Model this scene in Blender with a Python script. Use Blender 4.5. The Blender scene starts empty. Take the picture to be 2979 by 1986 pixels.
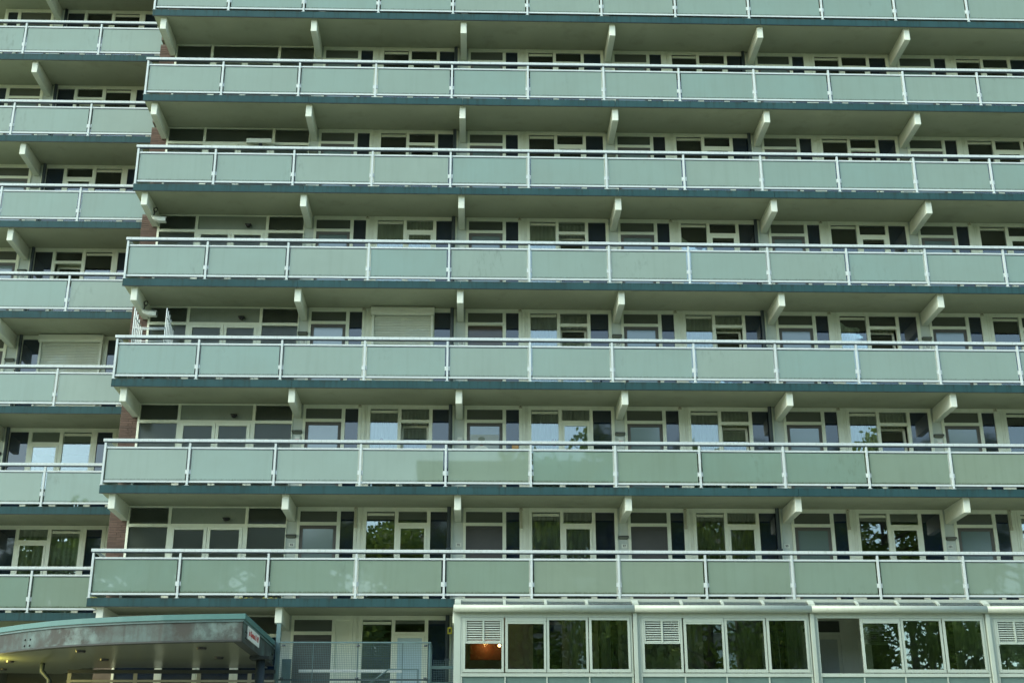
import bpy, bmesh, math, random
from mathutils import Vector, Matrix
random.seed(7)
sc = bpy.context.scene
COL = sc.collection

# ------------------------------------------------------------------ camera, sky, sun, exposure
ZS = 3.73                      # height of gallery floor level 0 above the ground
H = 2.8                        # storey height
B = 4.3142                     # bay width
D = 1.489                      # gallery depth
cam_d = bpy.data.cameras.new('camera')
cam = bpy.data.objects.new('camera', cam_d); COL.objects.link(cam)
cam_d.sensor_width = 36.0; cam_d.lens = 2.52205 * 18.0; cam_d.clip_end = 1500
pit, yaw, rol = 0.356708, 0.0302186, -0.00238716
fwd = Vector((math.sin(yaw) * math.cos(pit), math.cos(yaw) * math.cos(pit), math.sin(pit)))
rgt = Vector((math.cos(yaw), -math.sin(yaw), 0)); upv = rgt.cross(fwd)
r2 = rgt * math.cos(rol) + upv * math.sin(rol); u2 = upv * math.cos(rol) - rgt * math.sin(rol)
M = Matrix((r2, u2, -fwd)).transposed().to_4x4()
M.translation = Vector((0.41516, -31.7808, -2.13321 + ZS))
cam.matrix_world = M
sc.camera = cam

w = bpy.data.worlds.new('World'); sc.world = w; w.use_nodes = True
nt = w.node_tree; nt.nodes.clear()
SUN_EL, SUN_AZ = math.radians(40), math.radians(243)     # azimuth measured from +Y towards +X
sky = nt.nodes.new('ShaderNodeTexSky'); sky.sky_type = 'NISHITA'; sky.sun_disc = False
sky.sun_elevation = SUN_EL; sky.sun_rotation = SUN_AZ; sky.air_density = 1.0; sky.dust_density = 1.6; sky.ozone_density = 1.0
hs = nt.nodes.new('ShaderNodeHueSaturation'); hs.inputs['Saturation'].default_value = 0.88
bgn = nt.nodes.new('ShaderNodeBackground'); bgn.inputs[1].default_value = 0.15
wo = nt.nodes.new('ShaderNodeOutputWorld')
tnt = nt.nodes.new('ShaderNodeMix'); tnt.data_type = 'RGBA'; tnt.blend_type = 'MULTIPLY'; tnt.inputs[0].default_value = 1.0; tnt.inputs[7].default_value = (0.90, 1.0, 0.90, 1)
nt.links.new(sky.outputs[0], hs.inputs['Color']); nt.links.new(hs.outputs[0], tnt.inputs[6]); nt.links.new(tnt.outputs[2], bgn.inputs[0]); nt.links.new(bgn.outputs[0], wo.inputs[0])

sun_d = bpy.data.lights.new('sun', 'SUN'); sun_d.energy = 0.8; sun_d.angle = math.radians(30); sun_d.color = (0.98, 1.0, 0.9)
sun = bpy.data.objects.new('sun', sun_d); COL.objects.link(sun)
sdir = Vector((math.sin(SUN_AZ) * math.cos(SUN_EL), math.cos(SUN_AZ) * math.cos(SUN_EL), math.sin(SUN_EL)))
sun.rotation_euler = sdir.to_track_quat('Z', 'Y').to_euler(); sun.location = sdir * 120

vs = sc.view_settings
vs.view_transform = 'Standard'; vs.look = 'None'; vs.exposure = 1.55; vs.gamma = 1.0; vs.use_curve_mapping = False
sc.cycles.use_denoising = True; sc.cycles.max_bounces = 9; sc.cycles.transparent_max_bounces = 24
sc.cycles.diffuse_bounces = 4; sc.cycles.glossy_bounces = 5; sc.cycles.caustics_reflective = False; sc.cycles.caustics_refractive = False

# ------------------------------------------------------------------ materials
MAT = {}
class NB:
    def __init__(s, name):
        s.m = bpy.data.materials.new(name); s.m.use_nodes = True; s.t = s.m.node_tree; s.t.nodes.clear(); MAT[name] = s.m
        s.out = s.n('ShaderNodeOutputMaterial')
    def n(s, t, **k):
        x = s.t.nodes.new(t)
        for a, b in k.items(): setattr(x, a, b)
        return x
    def l(s, a, b): s.t.links.new(a, b)
    def noise(s, scale, detail=4, vec=None, rough=0.55):
        x = s.n('ShaderNodeTexNoise'); x.inputs['Scale'].default_value = scale; x.inputs['Detail'].default_value = detail
        x.inputs['Roughness'].default_value = rough
        if vec: s.l(vec, x.inputs['Vector'])
        return x.outputs['Fac']
    def ramp(s, fac, stops):
        r = s.n('ShaderNodeValToRGB'); s.l(fac, r.inputs[0]); e = r.color_ramp.elements
        while len(e) < len(stops): e.new(0.5)
        for k, (p, c) in zip(e, stops):
            k.position = p; k.color = (*c, 1) if len(c) == 3 else (c[0],) * 3 + (1,)
        return r.outputs[0]
    def mix(s, fac, a, b, mode='MIX'):
        x = s.n('ShaderNodeMix', data_type='RGBA', blend_type=mode)
        for sock, v in ((x.inputs[0], fac), (x.inputs[6], a), (x.inputs[7], b)):
            if hasattr(v, 'is_output'): s.l(v, sock)
            elif isinstance(v, (int, float)): sock.default_value = v
            else: sock.default_value = (*v, 1)
        return x.outputs[2]
    def math(s, op, a, b=0.0, c=0.0):
        x = s.n('ShaderNodeMath', operation=op)
        for sock, v in zip(x.inputs, (a, b, c)):
            if hasattr(v, 'is_output'): s.l(v, sock)
            else: sock.default_value = v
        return x.outputs[0]
    def coord(s, kind='Object', scale=None):
        t = s.n('ShaderNodeTexCoord').outputs[kind]
        if scale:
            mp = s.n('ShaderNodeMapping'); mp.inputs['Scale'].default_value = scale; s.l(t, mp.inputs[0]); t = mp.outputs[0]
        return t
    def geo(s, scale=None):
        t = s.n('ShaderNodeNewGeometry').outputs['Position']
        if scale:
            mp = s.n('ShaderNodeMapping'); mp.inputs['Scale'].default_value = scale; s.l(t, mp.inputs[0]); t = mp.outputs[0]
        return t
    def rnd(s): return s.n('ShaderNodeObjectInfo').outputs['Random']
    def bsdf(s, col, rough=0.5, ior=1.45, metal=0.0, bump=None, bs=0.2, bd=0.01):
        p = s.n('ShaderNodeBsdfPrincipled')
        if hasattr(col, 'is_output'): s.l(col, p.inputs['Base Color'])
        else: p.inputs['Base Color'].default_value = (*col, 1)
        if hasattr(rough, 'is_output'): s.l(rough, p.inputs['Roughness'])
        else: p.inputs['Roughness'].default_value = rough
        p.inputs['IOR'].default_value = ior; p.inputs['Metallic'].default_value = metal
        if bump is not None:
            b = s.n('ShaderNodeBump'); b.inputs['Strength'].default_value = bs; b.inputs['Distance'].default_value = bd
            s.l(bump, b.inputs['Height']); s.l(b.outputs[0], p.inputs['Normal'])
        return p
    def done(s, shader): s.l(shader.outputs[0] if hasattr(shader, 'outputs') else shader, s.out.inputs['Surface']); return s.m

def painted(name, col, rough=0.5, var=0.12, dirt=(0.3, 0.3, 0.22), dirt_amt=0.25, scale=3.0, ior=1.45, bs=0.08):
    b = NB(name); g = b.geo()
    n1 = b.noise(scale, 5, g); n2 = b.noise(scale * 9, 4, b.geo((1, 1, 0.25)))
    c = b.mix(b.ramp(n1, [(0.3, (0,)), (0.75, (1,))]), tuple(x * (1 - var) for x in col), tuple(min(1, x * (1 + var * 0.6)) for x in col))
    d = b.math('MULTIPLY', b.ramp(n2, [(0.52, (0,)), (0.8, (1,))]), dirt_amt)
    c = b.mix(d, c, tuple(x * y * 2 for x, y in zip(col, dirt)))
    r = b.mix(b.rnd(), c, b.mix(1.0, c, (0.93, 0.93, 0.93), 'MULTIPLY'))
    return b.done(b.bsdf(r, rough, ior, bump=n2, bs=bs, bd=0.004))

painted('white_metal', (0.55, 0.61, 0.60), 0.38, 0.05, (0.32, 0.33, 0.26), 0.35, 1.5)
painted('handrail_metal', (0.55, 0.61, 0.60), 0.36, 0.05, (0.2, 0.21, 0.15), 0.5, 2.5)
painted('frame_paint', (0.79, 0.83, 0.69), 0.45, 0.06, (0.35, 0.35, 0.25), 0.22, 2.0)
painted('pilaster_paint', (0.56, 0.62, 0.57), 0.7, 0.07, (0.35, 0.34, 0.25), 0.2, 1.2)
painted('beam_paint', (0.72, 0.76, 0.65), 0.7, 0.06, (0.34, 0.33, 0.22), 0.3, 2.4, bs=0.15)
painted('brown_frame', (0.105, 0.10, 0.09), 0.5, 0.1, (0.4, 0.4, 0.4), 0.1)
painted('dark_door', (0.075, 0.075, 0.07), 0.5, 0.1, (0.4, 0.4, 0.4), 0.1)
painted('shutter_paint', (0.74, 0.78, 0.68), 0.5, 0.04, (0.35, 0.35, 0.3), 0.15)
painted('pipe_grey', (0.055, 0.075, 0.085), 0.5, 0.15, (0.5, 0.5, 0.5), 0.2)
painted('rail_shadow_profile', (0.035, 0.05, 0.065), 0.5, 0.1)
painted('lamp_diffuser', (0.22, 0.24, 0.21), 0.4, 0.05)
painted('lamp_grey', (0.075, 0.085, 0.078), 0.45, 0.1)
painted('black_plastic', (0.015, 0.015, 0.016), 0.35, 0.1)
painted('beige_plastic', (0.50, 0.49, 0.36), 0.5, 0.1)
painted('grey_panel', (0.24, 0.28, 0.23), 0.55, 0.06)
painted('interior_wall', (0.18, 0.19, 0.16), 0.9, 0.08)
painted('pale_wall', (0.48, 0.55, 0.36), 0.9, 0.05)
painted('galvanised', (0.115, 0.19, 0.195), 0.4, 0.2, (0.3, 0.3, 0.25), 0.4, 6.0)
painted('yellow_paint', (0.50, 0.46, 0.03), 0.5, 0.1)
painted('porch_white', (0.42, 0.48, 0.415), 0.42, 0.05, (0.35, 0.36, 0.25), 0.3, 1.5)
painted('gutter_white', (0.44, 0.49, 0.42), 0.35, 0.06, (0.3, 0.3, 0.22), 0.45, 2.0)
painted('porch_panel', (0.13, 0.20, 0.18), 0.18, 0.1, ior=1.6)
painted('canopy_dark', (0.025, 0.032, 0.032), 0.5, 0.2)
painted('column_paint', (0.045, 0.06, 0.07), 0.4, 0.2)
painted('sign_white', (0.78, 0.80, 0.76), 0.4, 0.03, dirt_amt=0.1)
painted('plate_white', (0.72, 0.76, 0.68), 0.35, 0.02, dirt_amt=0.1)
painted('sign_red', (0.55, 0.06, 0.05), 0.5, 0.03, dirt_amt=0.0)
painted('ink', (0.02, 0.022, 0.025), 0.5, 0.05, dirt_amt=0.0)
painted('orange_paper', (0.62, 0.33, 0.10), 0.6, 0.05, dirt_amt=0.1)
painted('orange_board', (0.20, 0.065, 0.02), 0.6, 0.2)
painted('bark', (0.07, 0.055, 0.04), 0.9, 0.3)
painted('faded_print', (0.45, 0.50, 0.50), 0.5, 0.1)
painted('rose_print', (0.40, 0.20, 0.17), 0.6, 0.2)
painted('blue_sheet', (0.46, 0.60, 0.66), 0.35, 0.04, dirt_amt=0.1, ior=1.5)
painted('opposite_wall', (0.24, 0.22, 0.18), 0.8, 0.1)

# teal floor edge: streaked, with dirt hanging from its top edge
b = NB('teal_fascia'); o = b.coord('Object'); g = b.geo()
sep = b.n('ShaderNodeSeparateXYZ'); b.l(o, sep.inputs[0])
st = b.noise(1.0, 5, b.geo((14, 14, 0.9))); big = b.noise(0.9, 4, g)
top = b.math('ADD', b.math('MULTIPLY', sep.outputs[2], 7.0), b.math('MULTIPLY', b.math('SUBTRACT', st, 0.5), 2.6))
edge = b.ramp(top, [(0.34, (0,)), (0.85, (1,))])
c = b.mix(b.ramp(big, [(0.3, (0,)), (0.7, (1,))]), (0.020, 0.058, 0.063), (0.031, 0.080, 0.085))
c = b.mix(b.math('MULTIPLY', b.ramp(st, [(0.5, (0,)), (0.78, (1,))]), 0.7), c, (0.014, 0.034, 0.032))
c = b.mix(b.math('MULTIPLY', edge, 0.65), c, (0.026, 0.040, 0.035))
b.done(b.bsdf(c, 0.65, 1.25, bump=st, bs=0.05, bd=0.003))

b = NB('teal_roof_edge'); g = b.geo(); st = b.noise(1.0, 4, b.geo((9, 9, 1.5)))
c = b.mix(st, (0.055, 0.15, 0.145), (0.078, 0.19, 0.18)); b.done(b.bsdf(c, 0.42))

# olive soffit plaster, stained
b = NB('soffit_plaster'); g = b.geo()
n1 = b.noise(0.35, 5, g); n2 = b.noise(2.2, 5, g); n3 = b.noise(60, 2, g)
c = b.mix(b.ramp(n1, [(0.35, (0,)), (0.7, (1,))]), (0.30, 0.325, 0.235), (0.385, 0.41, 0.305))
c = b.mix(b.math('MULTIPLY', b.ramp(n2, [(0.55, (0,)), (0.85, (1,))]), 0.6), c, (0.21, 0.225, 0.155))
b.done(b.bsdf(c, 0.85, bump=n3, bs=0.25, bd=0.004))
# gallery floor concrete
b = NB('concrete'); g = b.geo(); n = b.noise(3, 6, g)
b.done(b.bsdf(b.mix(n, (0.22, 0.22, 0.19), (0.36, 0.36, 0.31)), 0.9, bump=n, bs=0.2, bd=0.005))
# brick + mortar
b = NB('brick_clay'); g = b.geo(); n = b.noise(14, 5, g)
c = b.mix(b.rnd(), (0.085, 0.058, 0.045), (0.14, 0.09, 0.07)); c = b.mix(b.math('MULTIPLY', n, 0.5), c, (0.085, 0.052, 0.042))
b.done(b.bsdf(c, 0.85, bump=n, bs=0.5, bd=0.006))
painted('mortar', (0.15, 0.125, 0.10), 0.95, 0.2)

# frosted railing glass: milky green pane with a polished face, dirt gathered on its lower edge
b = NB('frosted_glass'); o = b.coord('Object'); g = b.geo()
sep = b.n('ShaderNodeSeparateXYZ'); b.l(o, sep.inputs[0])
n1 = b.noise(0.7, 4, g); n2 = b.noise(30, 5, b.geo((1, 1, 0.6))); n3 = b.noise(5, 5, g)
c = b.mix(b.rnd(), (0.238, 0.352, 0.295), (0.295, 0.375, 0.295))
c = b.mix(b.math('MULTIPLY', b.ramp(n1, [(0.3, (0,)), (0.7, (1,))]), 0.45), c, (0.225, 0.285, 0.215))
stk = b.noise(1.0, 5, b.geo((7, 7, 0.45)))
c = b.mix(b.math('MULTIPLY', b.ramp(stk, [(0.5, (0,)), (0.75, (1,))]), 0.14), c, (0.16, 0.21, 0.15))
low = b.math('ADD', b.math('MULTIPLY', sep.outputs[2], -22.0), b.math('MULTIPLY', n2, 1.6))
dirt = b.ramp(b.math('SUBTRACT', low, 8.45), [(0.0, (0,)), (0.9, (1,))])
c = b.mix(b.math('MULTIPLY', dirt, 0.8), c, (0.075, 0.095, 0.055))
spk = b.math('MULTIPLY', b.ramp(n2, [(0.70, (0,)), (0.80, (1,))]), b.ramp(n3, [(0.5, (0,)), (0.72, (1,))]))
c = b.mix(b.math('MULTIPLY', spk, 0.35), c, (0.55, 0.66, 0.6))
scf = b.math('MULTIPLY', b.ramp(b.noise(0.55, 2, g), [(0.60, (0,)), (0.70, (1,))]), b.ramp(b.noise(9, 5, b.geo((1, 1, 0.35))), [(0.52, (0,)), (0.7, (1,))]))
c = b.mix(b.math('MULTIPLY', scf, 0.4), c, (0.10, 0.12, 0.085))
p = b.bsdf(c, 0.022, 1.8)
p.inputs['Specular Tint'].default_value = (1, 1, 1, 1)
tr = b.n('ShaderNodeBsdfTranslucent'); b.l(c, tr.inputs[0])
mx = b.n('ShaderNodeMixShader'); mx.inputs[0].default_value = 0.22; b.l(p.outputs[0], mx.inputs[1]); b.l(tr.outputs[0], mx.inputs[2])
b.done(mx)

def glass(name, tint, ior, rough, wav=0.012, wscale=1.6):
    b = NB(name); g = b.geo()
    bp = b.n('ShaderNodeBump'); bp.inputs['Strength'].default_value = 1.0; bp.inputs['Distance'].default_value = wav
    b.l(b.noise(wscale, 2, g), bp.inputs['Height'])
    fr = b.n('ShaderNodeFresnel'); fr.inputs[0].default_value = ior; b.l(bp.outputs[0], fr.inputs[1])
    t = b.n('ShaderNodeBsdfTransparent'); t.inputs[0].default_value = (*tint, 1)
    gl = b.n('ShaderNodeBsdfGlossy'); gl.inputs['Roughness'].default_value = rough; gl.inputs[0].default_value = (0.95, 1.0, 1.0, 1); b.l(bp.outputs[0], gl.inputs['Normal'])
    mx = b.n('ShaderNodeMixShader'); b.l(fr.outputs[0], mx.inputs[0]); b.l(t.outputs[0], mx.inputs[1]); b.l(gl.outputs[0], mx.inputs[2])
    b.done(mx)
glass('window_glass', (0.94, 0.97, 0.95), 2.25, 0.0, 0.0005, 1.3)
glass('porch_glass', (0.88, 0.95, 0.9), 2.45, 0.006, 0.0009, 1.0)
b = NB('spandrel_glass'); g = b.geo(); n = b.noise(1.5, 2, g)
b.done(b.bsdf(b.mix(b.rnd(), (0.004, 0.014, 0.036), (0.008, 0.014, 0.026)), 0.04, 1.9, bump=n, bs=0.3, bd=0.004))
b = NB('door_glass'); g = b.geo(); n = b.noise(40, 2, g)
b.done(b.bsdf(b.mix(b.rnd(), (0.10, 0.16, 0.165), (0.15, 0.20, 0.20)), 0.10, 2.2, bump=n, bs=0.06, bd=0.002))
b = NB('transom_glass'); g = b.geo(); n = b.noise(40, 2, g)
b.done(b.bsdf(b.mix(b.rnd(), (0.075, 0.086, 0.072), (0.105, 0.115, 0.095)), 0.15, 1.7, bump=n, bs=0.06, bd=0.002))
b = NB('brown_glass'); b.done(b.bsdf((0.07, 0.055, 0.035), 0.1, 1.6))
# wired lobby glass: half see-through
b = NB('wired_glass'); g = b.geo(); wv = b.n('ShaderNodeTexWave', bands_direction='Z'); wv.inputs['Scale'].default_value = 18; b.l(g, wv.inputs[0])
p = b.bsdf(b.mix(wv.outputs['Fac'], (0.10, 0.125, 0.10), (0.15, 0.175, 0.145)), 0.14, 1.6)
t = b.n('ShaderNodeBsdfRefraction'); t.inputs[0].default_value = (0.9, 0.95, 0.85, 1); t.inputs['Roughness'].default_value = 0.3; t.inputs['IOR'].default_value = 1.08
mx = b.n('ShaderNodeMixShader'); mx.inputs[0].default_value = 0.6; b.l(p.outputs[0], mx.inputs[1]); b.l(t.outputs[0], mx.inputs[2]); b.done(mx)

def cloth(name, col, leaf=False):
    b = NB(name); g = b.geo(); n = b.noise(5, 4, b.geo((6, 1, 0.3)))
    c = b.mix(n, tuple(x * 0.75 for x in col), tuple(min(1, x * 1.2) for x in col))
    if leaf:
        l = b.ramp(b.noise(3.2, 1, b.geo((1.6, 1, 0.8))), [(0.53, (0,)), (0.56, (1,))]); c = b.mix(b.math('MULTIPLY', l, 0.5), c, tuple(x * 0.35 for x in col))
    p = b.bsdf(c, 0.95); tr = b.n('ShaderNodeBsdfTranslucent'); b.l(c, tr.inputs[0])
    mx = b.n('ShaderNodeMixShader'); mx.inputs[0].default_value = 0.25; b.l(p.outputs[0], mx.inputs[1]); b.l(tr.outputs[0], mx.inputs[2]); b.done(mx)
cloth('cloth_net', (0.80, 0.84, 0.74)); cloth('cloth_olive', (0.56, 0.60, 0.36)); cloth('cloth_grey', (0.60, 0.64, 0.54))
cloth('cloth_dark', (0.26, 0.29, 0.24)); cloth('cloth_purple', (0.36, 0.17, 0.28)); cloth('cloth_rose', (0.62, 0.38, 0.31)); cloth('cloth_leafy', (0.78, 0.82, 0.60), True)

# weathered canopy concrete
b = NB('canopy_concrete'); g = b.geo()
n1 = b.noise(1.4, 6, g, 0.62); n2 = b.noise(1.0, 5, b.geo((11, 11, 0.8))); n3 = b.noise(0.55, 3, g)
c = b.mix(b.ramp(n1, [(0.42, (0,)), (0.6, (1,))]), (0.034, 0.036, 0.030), (0.070, 0.110, 0.104))
c = b.mix(b.math('MULTIPLY', b.ramp(n2, [(0.48, (0,)), (0.72, (1,))]), 0.6), c, (0.035, 0.032, 0.026))
c = b.mix(b.ramp(b.math('MULTIPLY', n1, n3), [(0.29, (0,)), (0.42, (1,))]), c, (0.16, 0.225, 0.21))
b.done(b.bsdf(c, 0.6, bump=n1, bs=0.2, bd=0.01))
b = NB('canopy_soffit'); g = b.geo(); n = b.noise(1.2, 4, g)
b.done(b.bsdf(b.mix(n, (0.10, 0.115, 0.085), (0.13, 0.14, 0.10)), 0.28, 1.45))

def emit(name, col, s):
    b = NB(name); e = b.n('ShaderNodeEmission'); e.inputs[0].default_value = (*col, 1); e.inputs[1].default_value = s; b.done(e)
emit('lamp_warm', (1.0, 0.55, 0.22), 6.0); emit('lamp_green', (0.75, 1.0, 0.25), 2.2); emit('lamp_yellow', (1.0, 0.82, 0.2), 10.0)

b = NB('leaf'); n = b.noise(0.6, 3, b.geo())
c = b.mix(b.ramp(n, [(0.3, (0,)), (0.7, (1,))]), (0.08, 0.14, 0.025), (0.24, 0.30, 0.06)); p = b.bsdf(c, 0.5)
tr = b.n('ShaderNodeBsdfTranslucent'); b.l(c, tr.inputs[0]); mx = b.n('ShaderNodeMixShader'); mx.inputs[0].default_value = 0.5
b.l(p.outputs[0], mx.inputs[1]); b.l(tr.outputs[0], mx.inputs[2]); b.done(mx)
b = NB('moss'); n = b.noise(20, 3, b.geo()); b.done(b.bsdf(b.mix(n, (0.16, 0.17, 0.05), (0.36, 0.34, 0.10)), 0.95))
b = NB('ground_mix'); g = b.geo(); n1 = b.noise(0.12, 5, g); n2 = b.noise(3, 5, g)
c = b.mix(n2, (0.05, 0.08, 0.025), (0.11, 0.14, 0.05)); c = b.mix(b.math('MULTIPLY', n1, 0.5), c, (0.15, 0.14, 0.09)); b.done(b.bsdf(c, 0.95, bump=n2, bs=0.4, bd=0.03))
b = NB('paving'); g = b.geo(); n2 = b.noise(2, 6, g); br = b.n('ShaderNodeTexBrick'); b.l(g, br.inputs[0]); br.inputs['Scale'].default_value = 1.6
br.inputs[1].default_value = (0.33, 0.34, 0.25, 1); br.inputs[2].default_value = (0.40, 0.41, 0.31, 1); br.inputs[3].default_value = (0.2, 0.2, 0.16, 1)
b.done(b.bsdf(b.mix(b.math('MULTIPLY', n2, 0.35), br.outputs[0], (0.22, 0.22, 0.18)), 0.9))

# ------------------------------------------------------------------ object helpers
WORLD = {}
def link(o, parent=None, loc=(0, 0, 0)):
    COL.objects.link(o); L = Vector(loc); WORLD[o] = L
    if parent is not None:
        o.parent = parent; o.location = L - WORLD[parent]
    else: o.location = L
    return o
def tag(o, label=None, cat=None, group=None, kind=None):
    if label: o['label'] = label
    if cat: o['category'] = cat
    if group: o['group'] = group
    if kind: o['kind'] = kind
    return o
def thing(name, loc, label, cat, group=None):
    return tag(link(bpy.data.objects.new(name, None), None, loc), label, cat, group)
CACHE = {}
QF = ((0, 3, 2, 1), (4, 5, 6, 7), (0, 1, 5, 4), (1, 2, 6, 5), (2, 3, 7, 6), (3, 0, 4, 7))
def boxes_mesh(bs, mat, bevel=0.0):
    key = (tuple(tuple(round(v, 4) for v in q) for q in bs), mat, bevel)
    if key in CACHE: return CACHE[key]
    V, F = [], []
    for (x0, x1, y0, y1, z0, z1) in bs:
        n = len(V); V += [(x0, y0, z0), (x1, y0, z0), (x1, y1, z0), (x0, y1, z0), (x0, y0, z1), (x1, y0, z1), (x1, y1, z1), (x0, y1, z1)]
        F += [tuple(n + i for i in f) for f in QF]
    me = bpy.data.meshes.new('m'); me.from_pydata(V, [], F)
    if bevel:
        bm = bmesh.new(); bm.from_mesh(me); bmesh.ops.bevel(bm, geom=bm.edges[:], offset=bevel, segments=2, affect='EDGES', profile=0.6); bm.to_mesh(me); bm.free()
    me.materials.append(MAT[mat]); CACHE[key] = me
    return me
def box(name, x0, x1, y0, y1, z0, z1, mat, parent=None, bevel=0.0):
    hx, hy, hz = (x1 - x0) / 2, (y1 - y0) / 2, (z1 - z0) / 2
    me = boxes_mesh([(-hx, hx, -hy, hy, -hz, hz)], mat, bevel)
    return link(bpy.data.objects.new(name, me), parent, ((x0 + x1) / 2, (y0 + y1) / 2, (z0 + z1) / 2))
def boxes(name, bs, mat, parent, loc, bevel=0.0):
    return link(bpy.data.objects.new(name, boxes_mesh(bs, mat, bevel)), parent, loc)
def raw(name, V, F, mat, parent=None, loc=(0, 0, 0), smooth=False, key=None):
    if key is not None and key in CACHE: me = CACHE[key]
    else:
        me = bpy.data.meshes.new(name); me.from_pydata(V, [], F)
        if mat: me.materials.append(MAT[mat])
        if smooth:
            for p in me.polygons: p.use_smooth = True
        me.update()
        if key is not None: CACHE[key] = me
    return link(bpy.data.objects.new(name, me), parent, loc)
def tube_geo(pts, rad, seg=8):
    V, F = [], []; pts = [Vector(p) for p in pts]; R = rad if isinstance(rad, (list, tuple)) else [rad] * len(pts)
    for i, p in enumerate(pts):
        d = (pts[min(i + 1, len(pts) - 1)] - pts[max(i - 1, 0)]).normalized()
        a = d.cross(Vector((0, 0, 1)) if abs(d.z) < 0.9 else Vector((1, 0, 0))).normalized(); c = d.cross(a)
        for k in range(seg):
            t = 2 * math.pi * k / seg; V.append(tuple(p + (a * math.cos(t) + c * math.sin(t)) * R[i]))
    for i in range(len(pts) - 1):
        for k in range(seg):
            F.append((i * seg + k, i * seg + (k + 1) % seg, (i + 1) * seg + (k + 1) % seg, (i + 1) * seg + k))
    F.append(tuple(range(seg))[::-1]); n = (len(pts) - 1) * seg; F.append(tuple(n + k for k in range(seg)))
    return V, F
def tubes(name, paths, mat, parent=None, loc=(0, 0, 0), seg=8):
    V, F = [], []
    for pts, rad in paths:
        v, f = tube_geo([Vector(p) - Vector(loc) for p in pts], rad, seg); n = len(V); V += v; F += [tuple(n + i for i in q) for q in f]
    return raw(name, V, F, mat, parent, loc, True)
def ball_geo(c, r, sx=1, sy=1, sz=1, seg=14, rings=8, lower=False):
    V, F = [], []
    for i in range(rings + 1):
        th = (math.pi / 2 + math.pi / 2 * i / rings) if lower else math.pi * i / rings
        for k in range(seg):
            ph = 2 * math.pi * k / seg
            V.append((c[0] + r * sx * math.sin(th) * math.cos(ph), c[1] + r * sy * math.sin(th) * math.sin(ph), c[2] + r * sz * math.cos(th)))
    for i in range(rings):
        for k in range(seg): F.append((i * seg + k, (i + 1) * seg + k, (i + 1) * seg + (k + 1) % seg, i * seg + (k + 1) % seg))
    return V, F
def text_obj(name, s, size, mat, parent, loc, rot=(math.pi / 2, 0, 0), sx=1.0, bold=0.0):
    cu = bpy.data.curves.new('txt', 'FONT'); cu.body = s; cu.size = size; cu.align_x = 'CENTER'; cu.align_y = 'CENTER'; cu.extrude = 0.001; cu.offset = bold; cu.resolution_u = 3
    to = bpy.data.objects.new('txt', cu); COL.objects.link(to)
    dg = bpy.context.evaluated_depsgraph_get(); me = bpy.data.meshes.new_from_object(to.evaluated_get(dg))
    bpy.data.objects.remove(to); me.materials.clear(); me.materials.append(MAT[mat])
    o = link(bpy.data.objects.new(name, me), parent, loc); o.rotation_euler = rot; o.scale = (sx, 1, 1)
    return o
def Z(i): return ZS + i * H
ORD = ['', 'first', 'second', 'third', 'fourth', 'fifth', 'sixth', 'seventh', 'eighth']
# galleries counted upward from the one just above the glazed porches
def gal(i): return {0: 'ground gallery', 1: 'lowest full gallery'}.get(i, ORD[i] + ' gallery up')

# ------------------------------------------------------------------ ground
tag(box('ground', -400, 400, -400, 400, -1.0, 0.0, 'ground_mix'), kind='structure')
tag(box('pavement', -60, 65, -36, -0.6, 0.004, 0.10, 'paving'), kind='structure')

# ------------------------------------------------------------------ the two wings
main = thing('apartment_building', (-2 * B, 3.0, 0), 'long main wing of flats with teal floor edges and six stacked galleries', 'building')
left = thing('apartment_building', (-13, 5.5, 0), 'narrower set-back wing of flats at the left edge of the photo', 'building')
MX0, MX1 = -2 * B - 0.303, 19.3
LX0, LX1, LY, LJ = -17.6, -9.04, 2.40, -13.06
LD = LY + D

def level_slab(par, i, x0, x1, y, joints, y_back):
    z = Z(i)
    box('floor_slab', x0 + 0.03, x1, y + 0.002, y_back, z + 0.018, z + 0.172, 'soffit_plaster', par)
    xs = [x0] + [j for j in joints if x0 < j < x1] + [x1]
    for a, c in zip(xs, xs[1:]):
        box('fascia', a + (0.004 if a != x0 else 0), c - 0.004, y - 0.03, y, z, z + 0.2, 'teal_fascia', par)
        box('fascia_shade_strip', a + (0.004 if a != x0 else 0), c - 0.004, y - 0.026, y - 0.002, z - 0.014, z - 0.001, 'canopy_dark', par)  # dark strip drawn as the shadow line under the fascia
    return z

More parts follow.
